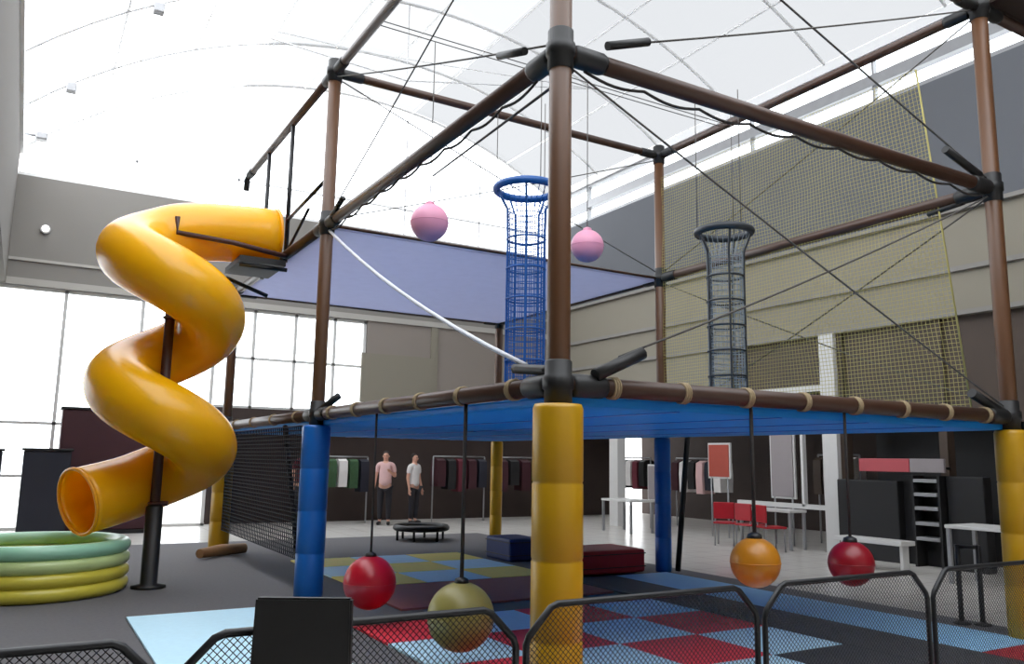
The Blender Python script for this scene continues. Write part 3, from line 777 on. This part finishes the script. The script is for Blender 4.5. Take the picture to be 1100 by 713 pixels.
def person(loc, yaw, h, shirt, hairlen, arm, label):
    t = thing('person', loc, label, 'person'); t.rotation_euler = (0, 0, yaw)
    k = h / 1.7
    V, E_, Rr = [], [], []
    def add(p, r, par=None):
        V.append(Vector(p) * k); Rr.append((r[0] * k, r[1] * k) if hasattr(r, '__len__') else r * k)
        if par is not None: E_.append((par, len(V) - 1))
        return len(V) - 1
    pel = add((0, 0, .93), (.15, .105)); wa = add((0, 0, 1.08), (.125, .09), pel); ch = add((0, .0, 1.27), (.15, .1), wa)
    sh = add((0, 0, 1.40), (.10, .08), ch); nk = add((0, .005, 1.48), .05, sh); hd0 = add((0, -.012, 1.56), (.068, .08), nk); hd = add((0, -.012, 1.63), (.072, .088), hd0); add((0, -.005, 1.67), (.05, .06), hd)
    hands = []
    for s in (-1, 1):
        hp = add((s * .09, 0, .86), .085, pel); kn = add((s * .10, -.02, .48), .058, hp); ca = add((s * .10, 0, .32), .052, kn); an = add((s * .10, .01, .09), .038, ca)
        to = add((s * .115, -.06, .045), .036, an); add((s * .125, -.15, .035), .03, to)
        so = add((s * .17, 0, 1.38), .055, sh); el = add((s * .23, .02, 1.12), .042, so)
        if arm and s == 1: wr = add((s * .17, -.2, 1.2), .03, el); pa = add((s * .14, -.26, 1.24), (.034, .02), wr); dv = Vector((-.1 * s, -.25, .16)).normalized()
        else: wr = add((s * .25, -.05, .88), .03, el); pa = add((s * .255, -.06, .80), (.034, .02), wr); dv = Vector((0, -.15, -1)).normalized()
        side = Vector((0, 1, 0)) if not (arm and s == 1) else Vector((1, 0, 0))
        for i, ln in enumerate((.075, .085, .08, .06)):
            b0 = V[pa] / k + side * (i - 1.5) * .019 + dv * .035
            a1 = add(b0, .009, pa); a2 = add(b0 + dv * ln * .5, .008, a1); add(b0 + dv * ln * .9 + Vector((-.012 * s, -.01, 0)), .007, a2)
        b0 = V[pa] / k - side * .03 - dv * .01
        a1 = add(b0 - side * .012, .010, pa); add(b0 - side * .028 + dv * .035, .009, a1)
    body = skin_mesh('body', V, E_, Rr, 'skin', t)
    def part(name, verts, edges, rad, m, sub=2): return skin_mesh(name, [Vector(v) * k for v in verts], edges, [(r[0] * k, r[1] * k) if hasattr(r, '__len__') else r * k for r in rad], m, t, 0, sub)
    part('shirt', [(0, 0, .86), (0, 0, 1.08), (0, 0, 1.27), (0, 0, 1.41), (-.175, 0, 1.39), (-.215, .015, 1.2), (.175, 0, 1.39), (.215, .015, 1.2)],
         [(0, 1), (1, 2), (2, 3), (3, 4), (4, 5), (3, 6), (6, 7)], [(.19, .14), (.152, .115), (.17, .12), (.1, .085), .068, .06, .068, .06], shirt)
    part('trousers', [(0, 0, .95), (-.095, 0, .84), (-.1, -.02, .48), (-.1, .005, .11), (.095, 0, .84), (.1, -.02, .48), (.1, .005, .11)],
         [(0, 1), (1, 2), (2, 3), (0, 4), (4, 5), (5, 6)], [(.17, .125), .098, .073, .055, .098, .073, .055], 'trousers')
    for s in (-1, 1):
        part('shoe', [(s * .10, .04, .05), (s * .115, -.06, .05), (s * .125, -.16, .04)], [(0, 1), (1, 2)], [.05, .048, .038], 'shoe', 1)
        e_ = MB().sphere(Vector((s * .03, -.094, 1.605)) * k + LOC[t.name], .011 * k, 10); obj('eye', e_, 'eye', t)
        r_ = MB().sphere(Vector((s * .076, -.005, 1.59)) * k + LOC[t.name], .022 * k, 10, (.5, .8, 1)); obj('ear', r_, 'skin', t)
    obj('nose', MB().sphere(Vector((0, -.104, 1.58)) * k + LOC[t.name], .014 * k, 10, (.8, 1.1, 1.4)), 'skin', t)
    obj('mouth', MB().sphere(Vector((0, -.094, 1.545)) * k + LOC[t.name], .018 * k, 10, (1.2, .5, .4)), 'lip', t)
    hb = [(0, .012, 1.665), (0, .05, 1.62), (0, .06, 1.62 - hairlen)]
    part('hair', [(0, -.03, 1.675), (0, .03, 1.67), (0, .05, 1.6), (0, .062, 1.58 - hairlen)], [(0, 1), (1, 2), (2, 3)], [(.07, .05), (.082, .075), (.085, .06), (.06, .035)], 'hairdark')
    return t
person((7.65, 18.9, 0), -.5, 1.74, 'shirtpink', .16, True, 'dark-haired person in a pale pink top standing before the far shop')
person((8.45, 19.0, 0), .5, 1.70, 'shirtwhite', .05, False, 'person with short dark hair and a white top by the maroon clothes rack')
person((5.55, 18.6, 0), .2, 1.80, 'shirtmaroon', .05, False, 'person in a maroon top behind the dark net')

# ------------------------------------------------------------------ light
W = bpy.data.worlds.new('sky'); bpy.context.scene.world = W; W.use_nodes = True
bg = W.node_tree.nodes['Background']; bg.inputs[0].default_value = (.96, .98, 1.0, 1); bg.inputs[1].default_value = 4.6

# ------------------------------------------------------------------ camera
f_px, yaw, pitch, roll = 881.105599, .532641552, .154233896, .0163240730
fw = Vector((math.sin(yaw) * math.cos(pitch), math.cos(yaw) * math.cos(pitch), math.sin(pitch)))
r0 = Vector((math.cos(yaw), -math.sin(yaw), 0)); u0 = r0.cross(fw)
r_ = r0 * math.cos(roll) + u0 * math.sin(roll); u_ = -r0 * math.sin(roll) + u0 * math.cos(roll)
cam = bpy.data.cameras.new('camera'); co = bpy.data.objects.new('camera', cam); C.objects.link(co)
co.matrix_world = Matrix((( r_.x, u_.x, -fw.x, 0), (r_.y, u_.y, -fw.y, 0), (r_.z, u_.z, -fw.z, 1.6), (0, 0, 0, 1)))
cam.sensor_width = 36; cam.lens = f_px / 1100 * 36; cam.clip_start = .05; cam.clip_end = 300
sc = bpy.context.scene; sc.camera = co
sc.view_settings.view_transform = 'Standard'; sc.view_settings.look = 'None'; sc.view_settings.gamma = 1; sc.view_settings.use_curve_mapping = False
sc.view_settings.exposure = 0
sc.cycles.use_denoising = True
sc.cycles.max_bounces = 8; sc.cycles.diffuse_bounces = 5; sc.cycles.transparent_max_bounces = 12
sc.cycles.caustics_reflective = False; sc.cycles.caustics_refractive = False
